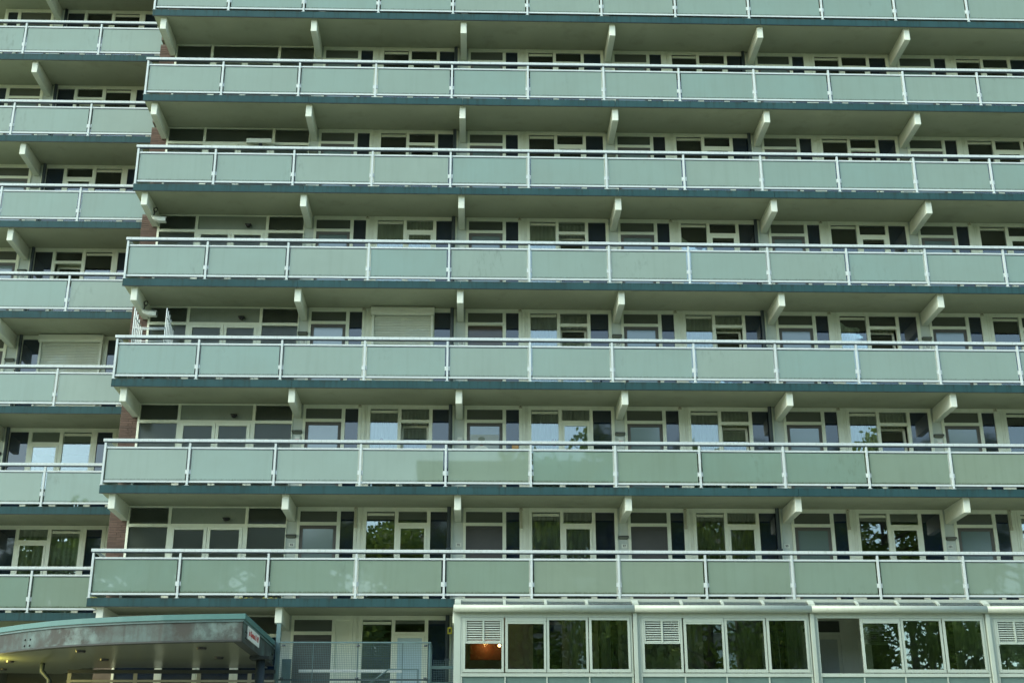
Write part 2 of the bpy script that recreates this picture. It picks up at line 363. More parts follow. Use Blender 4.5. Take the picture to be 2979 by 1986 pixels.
def railing(par, i, posts, y, x_end, corner=False):
    z = Z(i); x0 = posts[0]
    hr = box('railing', x0 - 0.06, x_end, y - 0.035, y + 0.045, z + 1.325, z + 1.4, 'handrail_metal', par, 0.008)
    box('handrail_shade', x0 - 0.05, x_end - 0.01, y - 0.030, y + 0.040, z + 1.302, z + 1.324, 'rail_shadow_profile', hr)  # dark strip painting in the shade under the handrail
    for p in posts:
        if p > x_end: continue
        pb = [(-0.026, 0.026, -0.022, 0.038, 0.202, 1.300), (-0.05, 0.05, -0.026, 0.05, 0.2, 0.212)]
        if p != x0 or not corner: pb += [(-0.068, -0.0265, 0.003, 0.032, 0.50, 0.61), (0.0265, 0.068, 0.003, 0.032, 0.50, 0.61)]
        boxes('post', pb, 'white_metal', hr, (p, y, z))
    for a, c in zip(posts, posts[1:] + [x_end + 0.031]):
        if c - a < 0.3: continue
        a += 0.027; c -= 0.027
        box('middle_rail', a, c, y - 0.004, y + 0.034, z + 1.152, z + 1.196, 'white_metal', hr)
        box('rail_shade_strip', a + 0.03, c - 0.03, y + 0.002, y + 0.030, z + 1.134, z + 1.149, 'rail_shadow_profile', hr)  # dark strip standing for the shade line under the middle rail
        box('rail_shade_strip', a + 0.01, c - 0.01, y + 0.0, y + 0.030, z + 0.266, z + 0.277, 'rail_shadow_profile', hr)  # same painted shade line, under the bottom rail
        box('bottom_rail', a, c, y - 0.004, y + 0.034, z + 0.278, z + 0.325, 'white_metal', hr)
        box('pane', a + 0.036, c - 0.036, y + 0.010, y + 0.020, z + 0.328, z + 1.133, 'frosted_glass', hr)
    if corner:       # return along the end of the gallery
        boxes('end_rail', [(-0.02, 0.03, 0.05, D - 0.05, 1.335, 1.39), (-0.01, 0.025, 0.05, D - 0.05, 1.155, 1.195), (-0.01, 0.025, 0.05, D - 0.05, 0.28, 0.32)], 'white_metal', hr, (x0, y, z))
        boxes('pane', [(0.0, 0.01, 0.06, D - 0.06, 0.33, 1.145)], 'frosted_glass', hr, (x0, y, z))
    return hr

MPOST = [-2 * B - 0.303 + 0.0 + j * B / 2 for j in range(14)]
MPOST = [p - 0.01 if j else p + 0.03 for j, p in enumerate(MPOST)]
LPOST = [-15.62, -13.43, -11.15]
for i in range(0, 9):
    level_slab(main, i, MX0, MX1, 0.0, [k * B for k in range(-1, 5)], D + 3.3)
    for k in range(-2, 5):
        box('beam', k * B - 0.085, k * B + 0.085, 0.09, D - 0.002, Z(i) - 0.375, Z(i) + 0.017, 'beam_paint', main, 0.012)
    if 1 <= i <= 8: railing(main, i, MPOST, 0.0, MX1, True)
    level_slab(left, i, LX0, LX1, LY, [LJ, LJ - B], LD + 3.3)
    if i >= 1:
        railing(left, i, LPOST, LY, LX1 - 0.02)
        box('beam', LJ - 0.085 + 0.02, LJ + 0.085 + 0.02, LY + 0.09, LD - 0.002, Z(i) - 0.375, Z(i) + 0.017, 'beam_paint', left, 0.012)

# rooms behind the glass, cross walls, back wall
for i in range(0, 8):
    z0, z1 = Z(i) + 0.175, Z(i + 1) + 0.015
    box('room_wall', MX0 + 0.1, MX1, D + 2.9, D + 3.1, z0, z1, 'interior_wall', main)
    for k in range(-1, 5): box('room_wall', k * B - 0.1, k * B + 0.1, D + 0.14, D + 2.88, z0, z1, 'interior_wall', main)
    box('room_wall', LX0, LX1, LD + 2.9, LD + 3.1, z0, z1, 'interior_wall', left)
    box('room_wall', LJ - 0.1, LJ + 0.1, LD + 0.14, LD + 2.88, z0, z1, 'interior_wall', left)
box('end_wall', MX1 - 2.0, MX1, D, D + 0.12, ZS + 0.175, Z(8), 'pilaster_paint', main)
box('base_wall', MX0 + 0.05, MX1, 0.35, 0.6, 0.0, ZS + 0.015, 'concrete', main)
box('base_wall', LX0, LX1, LY + 0.35, LY + 0.6, 0.0, ZS + 0.015, 'concrete', left)

# ------------------------------------------------------------------ facade pieces
def gaps(outer, opens):
    e = [outer[0]] + [v for o in sorted(opens) for v in o] + [outer[1]]
    return [(e[j], e[j + 1]) for j in range(0, len(e), 2) if e[j + 1] - e[j] > 0.005]
FT = 2.812
def door_set(par, X0, Y, z, outer, door, dark, kind='glass', side='spandrel_glass'):
    fb = [(a, c, -0.03, 0.06, 0.176, FT) for a, c in gaps(outer, [o for o in (door, dark) if o])]
    for o in (door, dark):
        if o: fb += [(o[0], o[1], -0.03, 0.06, 2.705, FT), (o[0], o[1], -0.03, 0.06, 0.176, 0.225)]
    d0, d1 = door
    fb.append((d0, d1, -0.028, 0.058, 2.33, 2.415))
    f = boxes('door_set', fb, 'frame_paint', par, (X0, Y, z))
    box('transom_pane', X0 + d0, X0 + d1, Y + 0.012, Y + 0.022, z + 2.415, z + 2.705, 'transom_glass', f)
    if kind == 'open':      # pale frame, door swung in: brown interior panel
        box('door_leaf', X0 + d0 + 0.01, X0 + d1 - 0.01, Y + 0.03, Y + 0.05, z + 0.226, z + 2.32, 'brown_glass', f)
    else:
        fm = {'glass': 'brown_frame', 'dark': 'dark_door', 'pale': 'frame_paint'}[kind]
        t = 0.085
        boxes('door_leaf', [(d0 + 0.004, d0 + t, -0.012, 0.04, 0.23, 2.326), (d1 - t, d1 - 0.004, -0.012, 0.04, 0.23, 2.326),
                            (d0 + t, d1 - t, -0.012, 0.04, 2.326 - t, 2.326), (d0 + t, d1 - t, -0.012, 0.04, 0.23, 0.23 + 2 * t),
                            (d1 - t + 0.02, d1 - 0.03, -0.06, -0.012, 1.2, 1.225)], fm, f, (X0, Y, z))
        box('door_pane', X0 + d0 + t, X0 + d1 - t, Y + 0.005, Y + 0.02, z + 0.23 + 2 * t, z + 2.326 - t, {'glass': 'door_glass', 'dark': 'dark_door', 'pale': 'pilaster_paint'}[kind], f)
    if dark: box('side_pane', X0 + dark[0], X0 + dark[1], Y + 0.012, Y + 0.022, z + 0.225, z + 2.705, side, f)
    return f

def window(par, X0, Y, z, outer, tall, split, dark, sash='shut', sash_pane='window_glass'):
    opens = [tall, split, dark]
    fb = [(a, c, -0.03, 0.06, 0.176, FT) for a, c in gaps(outer, opens)]
    for o in opens: fb += [(o[0], o[1], -0.03, 0.06, 2.70, FT), (o[0], o[1], -0.03, 0.06, 0.176, 0.25)]
    fb.append((split[0], split[1], -0.028, 0.058, 2.318, 2.402))
    f = boxes('window', fb, 'frame_paint', par, (X0, Y, z))
    box('pane', X0 + tall[0], X0 + tall[1], Y + 0.012, Y + 0.022, z + 0.25, z + 2.70, 'window_glass', f)
    m = 0.015
    boxes('vent_grille', [(tall[0] + m, tall[1] - m, -0.02, 0.011, 2.632, 2.655), (tall[0] + m, tall[1] - m, -0.02, 0.011, 2.590, 2.612),
                          (tall[0] + m, tall[1] - m, -0.002, 0.010, 2.612, 2.632)], 'frame_paint', f, (X0, Y, z))
    box('pane', X0 + split[0], X0 + split[1], Y + 0.012, Y + 0.022, z + 2.402, z + 2.70, 'window_glass', f)
    box('side_pane', X0 + dark[0], X0 + dark[1], Y + 0.012, Y + 0.022, z + 0.25, z + 2.70, 'spandrel_glass', f)
    s0, s1 = split[0] + 0.004, split[1] - 0.004; t = 0.062
    a, c = s0, s1; hgt = 2.314 - 0.254
    sb = [(0, t, -0.025, 0.025, 0, hgt), (c - a - t, c - a, -0.025, 0.025, 0, hgt), (t, c - a - t, -0.025, 0.025, hgt - t, hgt), (t, c - a - t, -0.025, 0.025, 0, t)]
    so = boxes('sash', sb, 'frame_paint', f, (X0 + a, Y + (-0.012 if sash == 'shut' else 0.05), z + 0.254))
    pn = boxes('pane', [(t, c - a - t, -0.004, 0.004, t, hgt - t)], sash_pane, f, (X0 + a, Y + (-0.012 if sash == 'shut' else 0.05), z + 0.254))
    if sash == 'tilt':
        for q in (so, pn): q.rotation_euler = (-math.radians(5.5), 0, 0)
    return f

def curtain(x0, x1, Y, z0, z1, mat, label, folds=0.105, amp=0.022, cat='curtain'):
    n = max(8, int((x1 - x0) / folds * 8)); V, F = [], []
    rr = random.Random(round(x0 * 100 + z0 * 7)); ph = rr.random() * 6
    for k in range(n + 1):
        x = (x1 - x0) * k / n; y = amp * math.sin(2 * math.pi * x / folds + ph + 1.3 * math.sin(x * 3 + ph)) + amp * 0.4 * math.sin(x * 23 + ph)
        V += [(x, y, 0), (x, y * 0.55, z1 - z0)]
    for k in range(n): F.append((2 * k, 2 * k + 2, 2 * k + 3, 2 * k + 1))
    o = raw('curtain', V, F, mat, None, (x0, Y, z0), True)
    return tag(o, label, cat, 'curtains behind the gallery windows')

A_DOOR, A_DARK1 = (0.204, 1.161), (1.255, 1.606)
A_TALL, A_SPLIT, A_DARK2 = (1.933, 2.667), (2.757, 3.504), (3.593, 4.095)
CURT = {  # (level, bay): (tall cloth, split cloth)
 (6, -1): ('cloth_grey', 'cloth_rose'), (6, 0): ('cloth_grey', 'cloth_olive'), (6, 1): ('cloth_dark', 'cloth_grey'), (6, 2): ('cloth_grey', 'cloth_rose'), (6, 3): ('cloth_grey', 'cloth_grey'),
 (5, -1): ('cloth_grey', 'cloth_dark'), (5, 0): ('cloth_grey', 'cloth_grey'), (5, 1): ('cloth_dark', 'cloth_dark'), (5, 2): ('cloth_purple', 'cloth_purple'), (5, 3): ('cloth_dark', 'cloth_grey'),
 (4, -1): ('cloth_olive', 'cloth_olive'), (4, 0): ('cloth_olive', 'cloth_grey'), (4, 1): ('cloth_olive', 'cloth_grey'), (4, 2): ('cloth_olive', 'cloth_olive'), (4, 3): ('cloth_olive', 'cloth_olive'),
 (3, 0): ('cloth_net', 'cloth_net'), (3, 1): ('cloth_olive', 'cloth_olive'), (3, 2): ('cloth_olive', 'cloth_olive'), (3, 3): ('cloth_olive', 'cloth_olive'),
 (2, -1): ('cloth_net', 'cloth_net'), (2, 0): ('cloth_net', 'cloth_net'), (2, 1): ('cloth_net', 'cloth_olive'), (2, 2): ('cloth_net', 'cloth_olive'), (2, 3): ('cloth_net', 'cloth_net'),
 (1, 0): ('cloth_net', 'cloth_net'), (1, 1): ('cloth_olive', 'cloth_olive'), (1, 3): ('cloth_dark', 'cloth_dark')}
CNAME = {'cloth_net': 'pale net', 'cloth_olive': 'olive green pleated', 'cloth_grey': 'grey pleated', 'cloth_dark': 'dark', 'cloth_purple': 'purple', 'cloth_rose': 'dull rose'}
TILT = {(4, 0), (3, 0), (3, 1), (3, 2), (3, 3), (2, -1), (2, 1), (2, 2), (5, -1), (5, 2)}
BAYN = {-1: 'flat beside the lobby', 0: 'second flat from the lobby', 1: 'third flat from the lobby', 2: 'fourth flat from the lobby', 3: 'flat nearest the right edge'}
for i in range(0, 7):
    z = Z(i)
    for k in range(-1, 4):
        X0 = k * B
        kind = 'glass'
        if i == 1 and k in (0, 1): kind = 'dark'
        if i == 0: kind = 'dark' if k < 0 else 'pale'
        if (i, k) == (3, 0): kind = 'open'
        door_set(main, X0, D, z, (0.135, 1.686), A_DOOR, A_DARK1, kind, 'frame_paint' if i == 0 else 'spandrel_glass')
        boxes('wall_panel', [(1.690, 1.772, -0.02, 0.05, 0.176, FT), (1.776, 1.800, -0.028, 0.05, 0.176, FT), (1.804, 1.840, -0.02, 0.05, 0.176, FT)], 'frame_paint', main, (X0, D, z))
        window(main, X0, D, z, (1.844, 4.178), A_TALL, A_SPLIT, A_DARK2, 'tilt' if (i, k) in TILT else 'shut', 'blue_sheet' if (i, k) == (0, -1) else 'window_glass')
        if (i, k) in CURT:
            ct, cs_ = CURT[(i, k)]
            curtain(X0 + A_TALL[0] - 0.03, X0 + A_TALL[1] + 0.03, D + 0.09, z + 0.3, z + 2.76, ct, '%s curtain in the tall pane, %s, %s' % (CNAME[ct], BAYN[k], gal(i)))
            curtain(X0 + A_SPLIT[0] - 0.03, X0 + A_SPLIT[1] + 0.03, D + (0.32 if (i, k) in TILT else 0.10), z + 0.3, z + 2.76, cs_, '%s curtain behind the divided window, %s, %s' % (CNAME[cs_], BAYN[k], gal(i)))
        if 1 <= i <= 4:
            cb = boxes('cable_box', [(-0.045, 0.045, -0.06, -0.031, -0.05, 0.05)], 'beige_plastic', main, (X0 + 1.645, D, z + 2.785))
            boxes('socket', [(-0.012, 0.012, -0.066, -0.061, -0.012, 0.012)], 'ink', cb, (X0 + 1.645, D, z + 2.785))
            if i == 1:
                boxes('conduit', [(-0.028, 0.028, -0.056, -0.031, -0.44, -0.05), (-0.04, 0.04, -0.064, -0.031, -0.52, -0.44)], 'beige_plastic', cb, (X0 + 1.645, D, z + 2.785))
    for k in range(-1, 5):
        box('pilaster', k * B - 0.132, k * B + 0.132, D, D + 0.13, z + 0.176, z + H + 0.016, 'pilaster_paint', main)

# lobby bay at the end of the main wing, one on each level
LB = -2 * B
for i in range(0, 7):
    z = Z(i)
    outs = [(0.119, 1.113), (1.298, 2.055), (2.23, 2.973), (3.18, 4.156)]
    fb = [(0.06, 0.119, -0.03, 0.06, 0.176, FT), (1.113, 1.19, -0.03, 0.06, 0.176, FT), (3.10, 3.18, -0.03, 0.06, 0.176, FT), (4.156, 4.18, -0.03, 0.06, 0.176, FT),
          (0.119, 1.113, -0.03, 0.06, 2.775, FT), (3.18, 4.156, -0.03, 0.06, 2.775, FT), (1.19, 3.10, -0.03, 0.06, 2.775, FT),
          (0.119, 1.113, -0.03, 0.06, 2.268, 2.352), (3.18, 4.156, -0.03, 0.06, 2.268, 2.352), (1.19, 3.10, -0.03, 0.06, 2.268, 2.352),
          (0.119, 1.113, -0.03, 0.06, 0.176, 0.26), (3.18, 4.156, -0.03, 0.06, 0.176, 0.26), (1.19, 1.225, -0.03, 0.06, 0.176, 2.268), (3.06, 3.10, -0.03, 0.06, 0.176, 2.268)]
    f = boxes('lobby_front', fb, 'frame_paint', main, (LB, D, z))
    for (a, c) in (outs[0], outs[3]):
        box('pane', LB + a, LB + c, D + 0.012, D + 0.022, z + 0.26, z + 2.268, 'wired_glass' if i else 'spandrel_glass', f)
        box('pane', LB + a, LB + c, D + 0.012, D + 0.022, z + 2.352, z + 2.775, 'wired_glass', f)
    box('header_panel', LB + 1.19, LB + 3.10, D + 0.0, D + 0.02, z + 2.352, z + 2.775, 'grey_panel' if i < 5 else 'wired_glass', f)
    for (a, c), (g0, g1) in (((1.228, 2.138), outs[1]), ((2.150, 3.057), outs[2])):
        boxes('door_leaf', [(a, g0, -0.045, 0.02, 0.2, 2.262), (g1, c, -0.045, 0.02, 0.2, 2.262), (g0, g1, -0.045, 0.02, 2.192, 2.262), (g0, g1, -0.045, 0.02, 0.2, 0.36)], 'frame_paint', f, (LB, D, z))
        box('door_pane', LB + g0, LB + g1, D - 0.015, D - 0.005, z + 0.36, z + 2.192, 'wired_glass' if i else 'spandrel_glass', f)
    # lobby interior: pale side wall and yellow standpipe
    box('room_wall', LB + 3.98, LB + 4.2, D + 0.2, D + 2.8, z + 0.18, z + 2.81, 'pale_wall', main)
    yp = tubes('standpipe', [([(LB + 0.30, D + 0.6, z + 0.18), (LB + 0.30, D + 0.6, z + 2.81)], 0.055)], 'yellow_paint', None, (LB + 0.3, D + 0.6, z + 0.18), 12)
    tag(yp, 'yellow standpipe behind the lobby glass, %s' % gal(i), 'pipe', 'standpipes in the lobbies')
    if 1 <= i <= 4:
        v, fc = ball_geo((0, 0, 0), 0.075, 1, 0.8, 0.9, 14, 6, True)
        dm = thing('dome_camera', (-6.01, D - 0.08, z + 2.47), 'black half-dome camera above the lobby doors, %s' % gal(i), 'camera', 'dome cameras above the lobby doors')
        raw('dome', v, fc, 'black_plastic', dm, (-6.01, D - 0.08, z + 2.47), True, 'dome')
        boxes('base_plate', [(-0.085, 0.085, -0.07, 0.08, 0.0, 0.03)], 'black_plastic', dm, (-6.01, D - 0.08, z + 2.47), 0.008)

# brick cross wall at the end of the main wing
for i in range(0, 8):
    z = Z(i)
    bw = box('brick_wall', -9.03, -8.572, D + 0.006, D + 3.2, z + 0.176, z + H + 0.016, 'mortar', main)
    if 1 <= i <= 6:
        for r in range(25):
            zz = z + 1.16 + r * 0.0645; o = 0 if r % 2 else 0.115
            xs = [-9.03, -8.92 + 0.0, -8.695, -8.572] if r % 2 else [-9.03, -8.805, -8.572]
            for a, c in zip(xs, xs[1:]):
                if r % 2 and a == -9.03: continue
                jit = random.uniform(-0.003, 0.003)
                q = box('brick', a + 0.005 - (0.105 if r % 2 and abs(a + 8.92) < 1e-6 else 0), c - 0.005, D - 0.006, D + 0.05, zz, zz + 0.0525, 'brick_clay', bw)
                q.location.y += jit

# left wing facade (mirrored flats)
LCURT = {7: ('cloth_grey', 'cloth_grey'), 6: ('cloth_dark', 'cloth_dark'), 5: ('cloth_olive', 'cloth_olive'), 4: ('cloth_net', 'cloth_olive'), 1: ('cloth_leafy', 'cloth_leafy')}
CNAME['cloth_leafy'] = 'leaf-patterned pale'
for i in range(1, 8):
    z = Z(i)
    box('pilaster', LJ - 0.14, LJ + 0.15, LD, LD + 0.13, z + 0.176, z + H + 0.016, 'pilaster_paint', left)
    window(left, LJ, LD, z, (0.153, 2.688), (1.813, 2.591), (0.929, 1.705), (0.304, 0.83), 'tilt' if i in (4, 6) else 'shut')
    door_set(left, LJ, LD, z, (-1.70, -0.145), (-1.19, -0.234), (-1.60, -1.29), 'glass')
    boxes('wall_panel', [(3.30, 3.42, -0.02, 0.05, 0.176, FT), (3.424, 3.45, -0.028, 0.05, 0.176, FT)], 'frame_paint', left, (LJ, LD, z))
    fb = [(2.692, 2.764, -0.03, 0.06, 0.176, FT), (3.19, 3.296, -0.03, 0.06, 0.176, FT), (2.764, 3.19, -0.03, 0.06, 2.705, FT), (2.764, 3.19, -0.03, 0.06, 0.176, 0.225), (3.454, 3.54, -0.03, 0.06, 0.176, FT), (3.54, 4.0, -0.03, 0.06, 2.705, FT)]
    f = boxes('door_set', fb, 'frame_paint', left, (LJ, LD, z))
    box('side_pane', LJ + 2.764, LJ + 3.19, LD + 0.012, LD + 0.022, z + 0.225, z + 2.705, 'spandrel_glass', f)
    box('transom_pane', LJ + 3.54, LJ + 4.0, LD + 0.012, LD + 0.022, z + 0.225, z + 2.705, 'transom_glass', f)
    if i in LCURT:
        ct, cs_ = LCURT[i]
        curtain(LJ + 1.78, LJ + 2.62, LD + 0.09, z + 0.3, z + 2.76, ct, '%s curtain in the tall pane of the set-back left wing, %s' % (CNAME[ct], gal(i)), 0.14)
        curtain(LJ + 0.90, LJ + 1.73, LD + (0.32 if i in (4, 6) else 0.10), z + 0.3, z + 2.76, cs_, '%s curtain behind the divided window of the set-back left wing, %s' % (CNAME[cs_], gal(i)), 0.14)

# ------------------------------------------------------------------ drain pipes
def drainpipe(x, y, label, z0=Z(0) + 0.18, z1=Z(8)):
    t = thing('drainpipe', (x, y, z0), label, 'pipe', 'grey drainpipes on the gallery wall')
    tubes('pipe', [([(x, y, z0), (x, y, z1)], 0.05)], 'pipe_grey', t, (x, y, z0), 12)
    for i in range(0, 8):
        boxes('bracket', [(-0.065, 0.065, -0.06, 0.068, 1.70, 1.74)], 'pipe_grey', t, (x, y, Z(i)))
drainpipe(-0.235, D - 0.06, 'grey drainpipe running up the wall between second and third door columns, left of middle')
drainpipe(2 * B - 0.235, D - 0.06, 'grey drainpipe running up the wall right of the middle')
drainpipe(LJ + 0.25, LD - 0.06, 'grey drainpipe on the set-back left wing', Z(1) + 0.18)

# ------------------------------------------------------------------ wall lamps, number plates, letter boxes
def wall_lamp(x, y, z, label):
    t = thing('wall_lamp', (x, y, z), label, 'wall lamp', 'grey wall lamps beside the doors')
    V = [(-0.125, 0, 0.02), (0.125, 0, 0.02), (0.135, -0.13, 0.055), (-0.135, -0.13, 0.055), (-0.125, 0, 0.10), (0.125, 0, 0.10), (0.125, -0.11, 0.085), (-0.125, -0.11, 0.085)]
    raw('housing', V, [(4, 5, 6, 7), (0, 3, 2, 1), (0, 1, 5, 4), (1, 2, 6, 5), (2, 3, 7, 6), (3, 0, 4, 7)], 'lamp_grey', t, (x, y, z), False, 'lamphouse')
    V = [(-0.10, -0.012, 0.0), (0.10, -0.012, 0.0), (0.11, -0.11, 0.04), (-0.11, -0.11, 0.04), (-0.11, -0.01, 0.03), (0.11, -0.01, 0.03), (0.115, -0.115, 0.052), (-0.115, -0.115, 0.052)]
    raw('diffuser', V, [(0, 3, 2, 1), (0, 1, 5, 4), (1, 2, 6, 5), (2, 3, 7, 6), (3, 0, 4, 7)], 'lamp_diffuser', t, (x, y, z), False, 'lampdiff')
for i in range(1, 6):
    for k in (-1, 1, 3):
        wall_lamp(k * B + 0.0, D, Z(i) + 1.985, 'grey wall lamp %s, %s' % ({-1: 'between the lobby and the first flat', 1: 'right of the photo centre, beside the third flat', 3: 'nearest the right edge'}[k], gal(i)))
for i in (2, 3, 4, 5, 6): wall_lamp(LJ + 0.0, LD, Z(i) + 2.0, 'grey wall lamp on the set-back left wing, %s' % gal(i))

def plate(x, y, z, s, label, w=0.145, h=0.105):
    t = thing('number_plate', (x, y, z), label, 'number plate', 'house number plates by the doors')
    boxes('plate', [(-w / 2, w / 2, -0.012, 0.0, 0, h)], 'plate_white', t, (x, y, z), 0.003)
    text_obj('digits', s, 0.085, 'ink', t, (x, y - 0.0135, z + h / 2), sx=0.9, bold=0.0015)
for k, s in zip(range(-1, 4), ('93', '95', '97', '99', '101')): plate(k * B + (0.02 if k < 2 else -0.03), D, Z(1) + (1.76 if k in (-1, 1) else 1.775), s, 'white plate %s by the %s, %s' % (s, BAYN[k], gal(1)))
for k, s in zip(range(-1, 4), ('153', '155', '157', '159', '161')): plate(k * B + 0.02, D, Z(3) + 1.745, s, 'white plate %s by the %s, %s' % (s, BAYN[k], gal(3)))
plate(LJ - 0.0, LD, Z(4) + 1.82, '179', 'small white plate with number 179 on the set-back left wing')
plate(2 * B + 0.02, D, Z(0) + 1.68, '69', 'plate 69 seen through the second glazed porch from the mesh fence')
plate(3 * B + 0.02, D, Z(0) + 1.68, '71', 'plate 71 seen through the porch with the open sash')
def bell_box(x, y, z, label):
    t = thing('doorbell_box', (x, y, z), label, 'doorbell box', 'white doorbell boxes under the lamps')
    boxes('case', [(-0.07, 0.07, -0.05, 0, 0, 0.12)], 'plate_white', t, (x, y, z), 0.012)
    boxes('push_strip', [(-0.055, 0.055, -0.056, -0.0505, 0.015, 0.03)], 'sign_red', t, (x, y, z))
for i in (2, 4):
    for k in (-1, 0, 1, 3):
        bell_box(k * B + 0.02, D, Z(i) + (1.80 if i == 2 else 1.80), 'white bell box %s, %s' % ({-1: 'next to the lobby', 0: 'left of the photo centre', 1: 'right of the photo centre', 3: 'nearest the right edge'}[k], gal(i)))

# ------------------------------------------------------------------ roller shutters
def shutter(x0, x1, y, zbox0, zbox1, zbot, label):
    t = thing('roller_shutter', ((x0 + x1) / 2, y, zbot), label, 'roller shutter', 'closed roller shutters')
    pr = [(0, 0), (-0.17, 0), (-0.19, 0.06), (-0.19, 0.2), (-0.13, zbox1 - zbox0), (0, zbox1 - zbox0)]
    n = len(pr); V = [(x0 - (x0 + x1) / 2, a, c) for a, c in pr] + [(x1 - (x0 + x1) / 2, a, c) for a, c in pr]
    F = [tuple(range(n)), tuple(range(2 * n - 1, n - 1, -1))] + [(j, n + j, n + (j + 1) % n, (j + 1) % n) for j in range(n)]
    raw('shutter_box', V, F, 'shutter_paint', t, ((x0 + x1) / 2, y, zbox0))
    for xx in (x0 + 0.03, x1 - 0.09): box('guide_rail', xx, xx + 0.06, y - 0.10, y - 0.002, zbot, zbox0 - 0.002, 'shutter_paint', t)
    a, c = x0 + 0.092, x1 - 0.092; hh = 0.0485; k = 0; zz = zbox0 - hh - 0.004
    pr = [(0.0, 0.0), (-0.016, 0.006), (-0.026, 0.024), (-0.016, 0.038), (0.0, 0.042)]; m = len(pr)
    while zz > zbot:
        V = [((a - c) / 2, p, q) for p, q in pr] + [((c - a) / 2, p, q) for p, q in pr]
        F = [(j, m + j, m + (j + 1) % m, (j + 1) % m) for j in range(m)] + [tuple(range(m)), tuple(range(2 * m - 1, m - 1, -1))]
        raw('slat', V, F, 'shutter_paint', t, ((a + c) / 2, y - 0.04, zz), False, ('slat', round(c - a, 3))); zz -= hh; k += 1
shutter(-2.46, -0.72, D - 0.035, Z(3) + 2.56, Z(3) + 2.813, Z(3) + 0.22, 'closed white roller shutter on the first flat beside the lobby')
shutter(LJ + 0.80, LJ + 2.66, LD - 0.035, Z(3) + 2.58, Z(3) + 2.813, Z(3) + 0.22, 'closed white roller shutter on the set-back left wing')

# ------------------------------------------------------------------ security cameras, light fixture, drying rack
def sec_cam(x, y, z, label):
    t = thing('security_camera', (x, y, z), label, 'security camera', 'cameras on the end beams')
    V = []; pr = [(-0.07, 0), (0.07, 0), (0.075, 0.05), (0.0, 0.085), (-0.075, 0.05)]
    for s, xx, dz in ((0.55, -0.02, 0.05), (0.85, 0.06, 0.0), (1.0, 0.18, -0.04), (1.0, 0.38, -0.05)):
        V += [(xx, a * s * 1.2, dz + (c - 0.02) * s * 2.0) for a, c in pr]
    F = [tuple(range(5))[::-1], tuple(range(15, 20))] + [(q * 5 + j, q * 5 + (j + 1) % 5, (q + 1) * 5 + (j + 1) % 5, (q + 1) * 5 + j) for q in range(3) for j in range(5)]
    raw('housing', V, F, 'plate_white', t, (x, y, z), False, 'camhouse')
    boxes('lens_window', [(0.381, 0.386, -0.055, 0.055, -0.06, 0.03)], 'black_plastic', t, (x, y, z))
    tubes('bracket', [([(x + 0.02, y, z + 0.08), (x + 0.05, y, z + 0.2), (x + 0.0, y, z + 0.34)], 0.016)], 'black_plastic', t, (x, y, z))
    cp = [(x + 0.07 + 0.05 * math.cos(q), y, z + 0.26 + 0.07 * math.sin(q) + 0.004 * q) for q in [j * 0.5 for j in range(26)]]
    tubes('cable', [(cp, 0.008)], 'black_plastic', t, (x, y, z), 6)
sec_cam(-8.55, 0.8, Z(3) + 2.34, 'white security camera on the end beam, just above the drying rack')
sec_cam(-8.55, 0.8, Z(4) + 2.34, 'white security camera on the end beam one floor above the drying rack')
t = thing('light_fixture', (-5.86, D - 0.2, Z(5) + 2.2), 'white boxy fixture with black bracket over the lobby doors', 'light fixture')
boxes('case', [(-0.36, 0.36, -0.08, 0.06, 0.0, 0.14)], 'plate_white', t, (-5.86, D - 0.2, Z(5) + 2.2), 0.012)
boxes('bracket', [(0.02, 0.06, 0.061, 0.19, 0.03, 0.09), (0.0, 0.09, -0.05, 0.02, -0.06, -0.002)], 'black_plastic', t, (-5.86, D - 0.2, Z(5) + 2.2))
t = thing('drying_rack', (-8.2, 0.6, Z(3) + 0.18), 'white tubular drying rack standing at the end of the gallery', 'drying rack')
for xx in (-8.60, -7.76):
    for j in range(6):
        yy = 0.25 + j * 0.17; zt = Z(3) + (2.28, 2.26, 2.22, 2.14, 2.02, 1.98)[j]
        tubes('tube', [([(xx, yy, Z(3) + 0.18), (xx, yy, zt - 0.02), (xx, yy + 0.03, zt)], 0.017)], 'white_metal', t, (xx, yy, Z(3) + 0.18))
    for q in (0.5, 1.36, 2.0): tubes('side_bar', [([(xx + 0.018, 0.2, Z(3) + q), (xx + 0.018, 1.15, Z(3) + q)], 0.014)], 'white_metal', t, (xx, 0.2, Z(3) + q))
for yy, q in ((0.23, 1.70), (0.45, 1.74), (0.30, 1.48), (0.60, 1.46), (0.85, 1.70)):
    tubes('rung', [([(-8.60, yy, Z(3) + q), (-7.76, yy, Z(3) + q)], 0.015)], 'white_metal', t, (-8.6, yy, Z(3) + q))

# ------------------------------------------------------------------ notices in windows
t = thing('notice', (1.50, D - 0.002, Z(2) + 1.36), 'orange paper notice with black lettering beside a flat door', 'notice')
boxes('sheet', [(-0.085, 0.085, 0.004, 0.010, 0, 0.46)], 'orange_paper', t, (1.50, D - 0.002, Z(2) + 1.36))
for q in ((-0.062, -0.037, 0.425, 0.442), (-0.03, 0.006, 0.425, 0.442), (0.015, 0.065, 0.425, 0.442), (0.035, 0.065, 0.38, 0.4), (-0.045, -0.012, 0.02, 0.036), (0.012, 0.045, 0.02, 0.036)):
    boxes('print_mark', [(q[0], q[1], 0.0, 0.003, q[2], q[3])], 'ink', t, (1.50, D - 0.002, Z(2) + 1.36))
for q in (0.33, 0.29, 0.25, 0.21, 0.17, 0.13): boxes('print_line', [(-0.06, 0.055, 0.0025, 0.0035, q, q + 0.008)], 'beige_plastic', t, (1.50, D - 0.002, Z(2) + 1.36))
t = thing('window_poster', (0.68, D, Z(2) + 1.2), 'pale picture of a head and shoulders stuck in the glass of a flat door', 'poster')
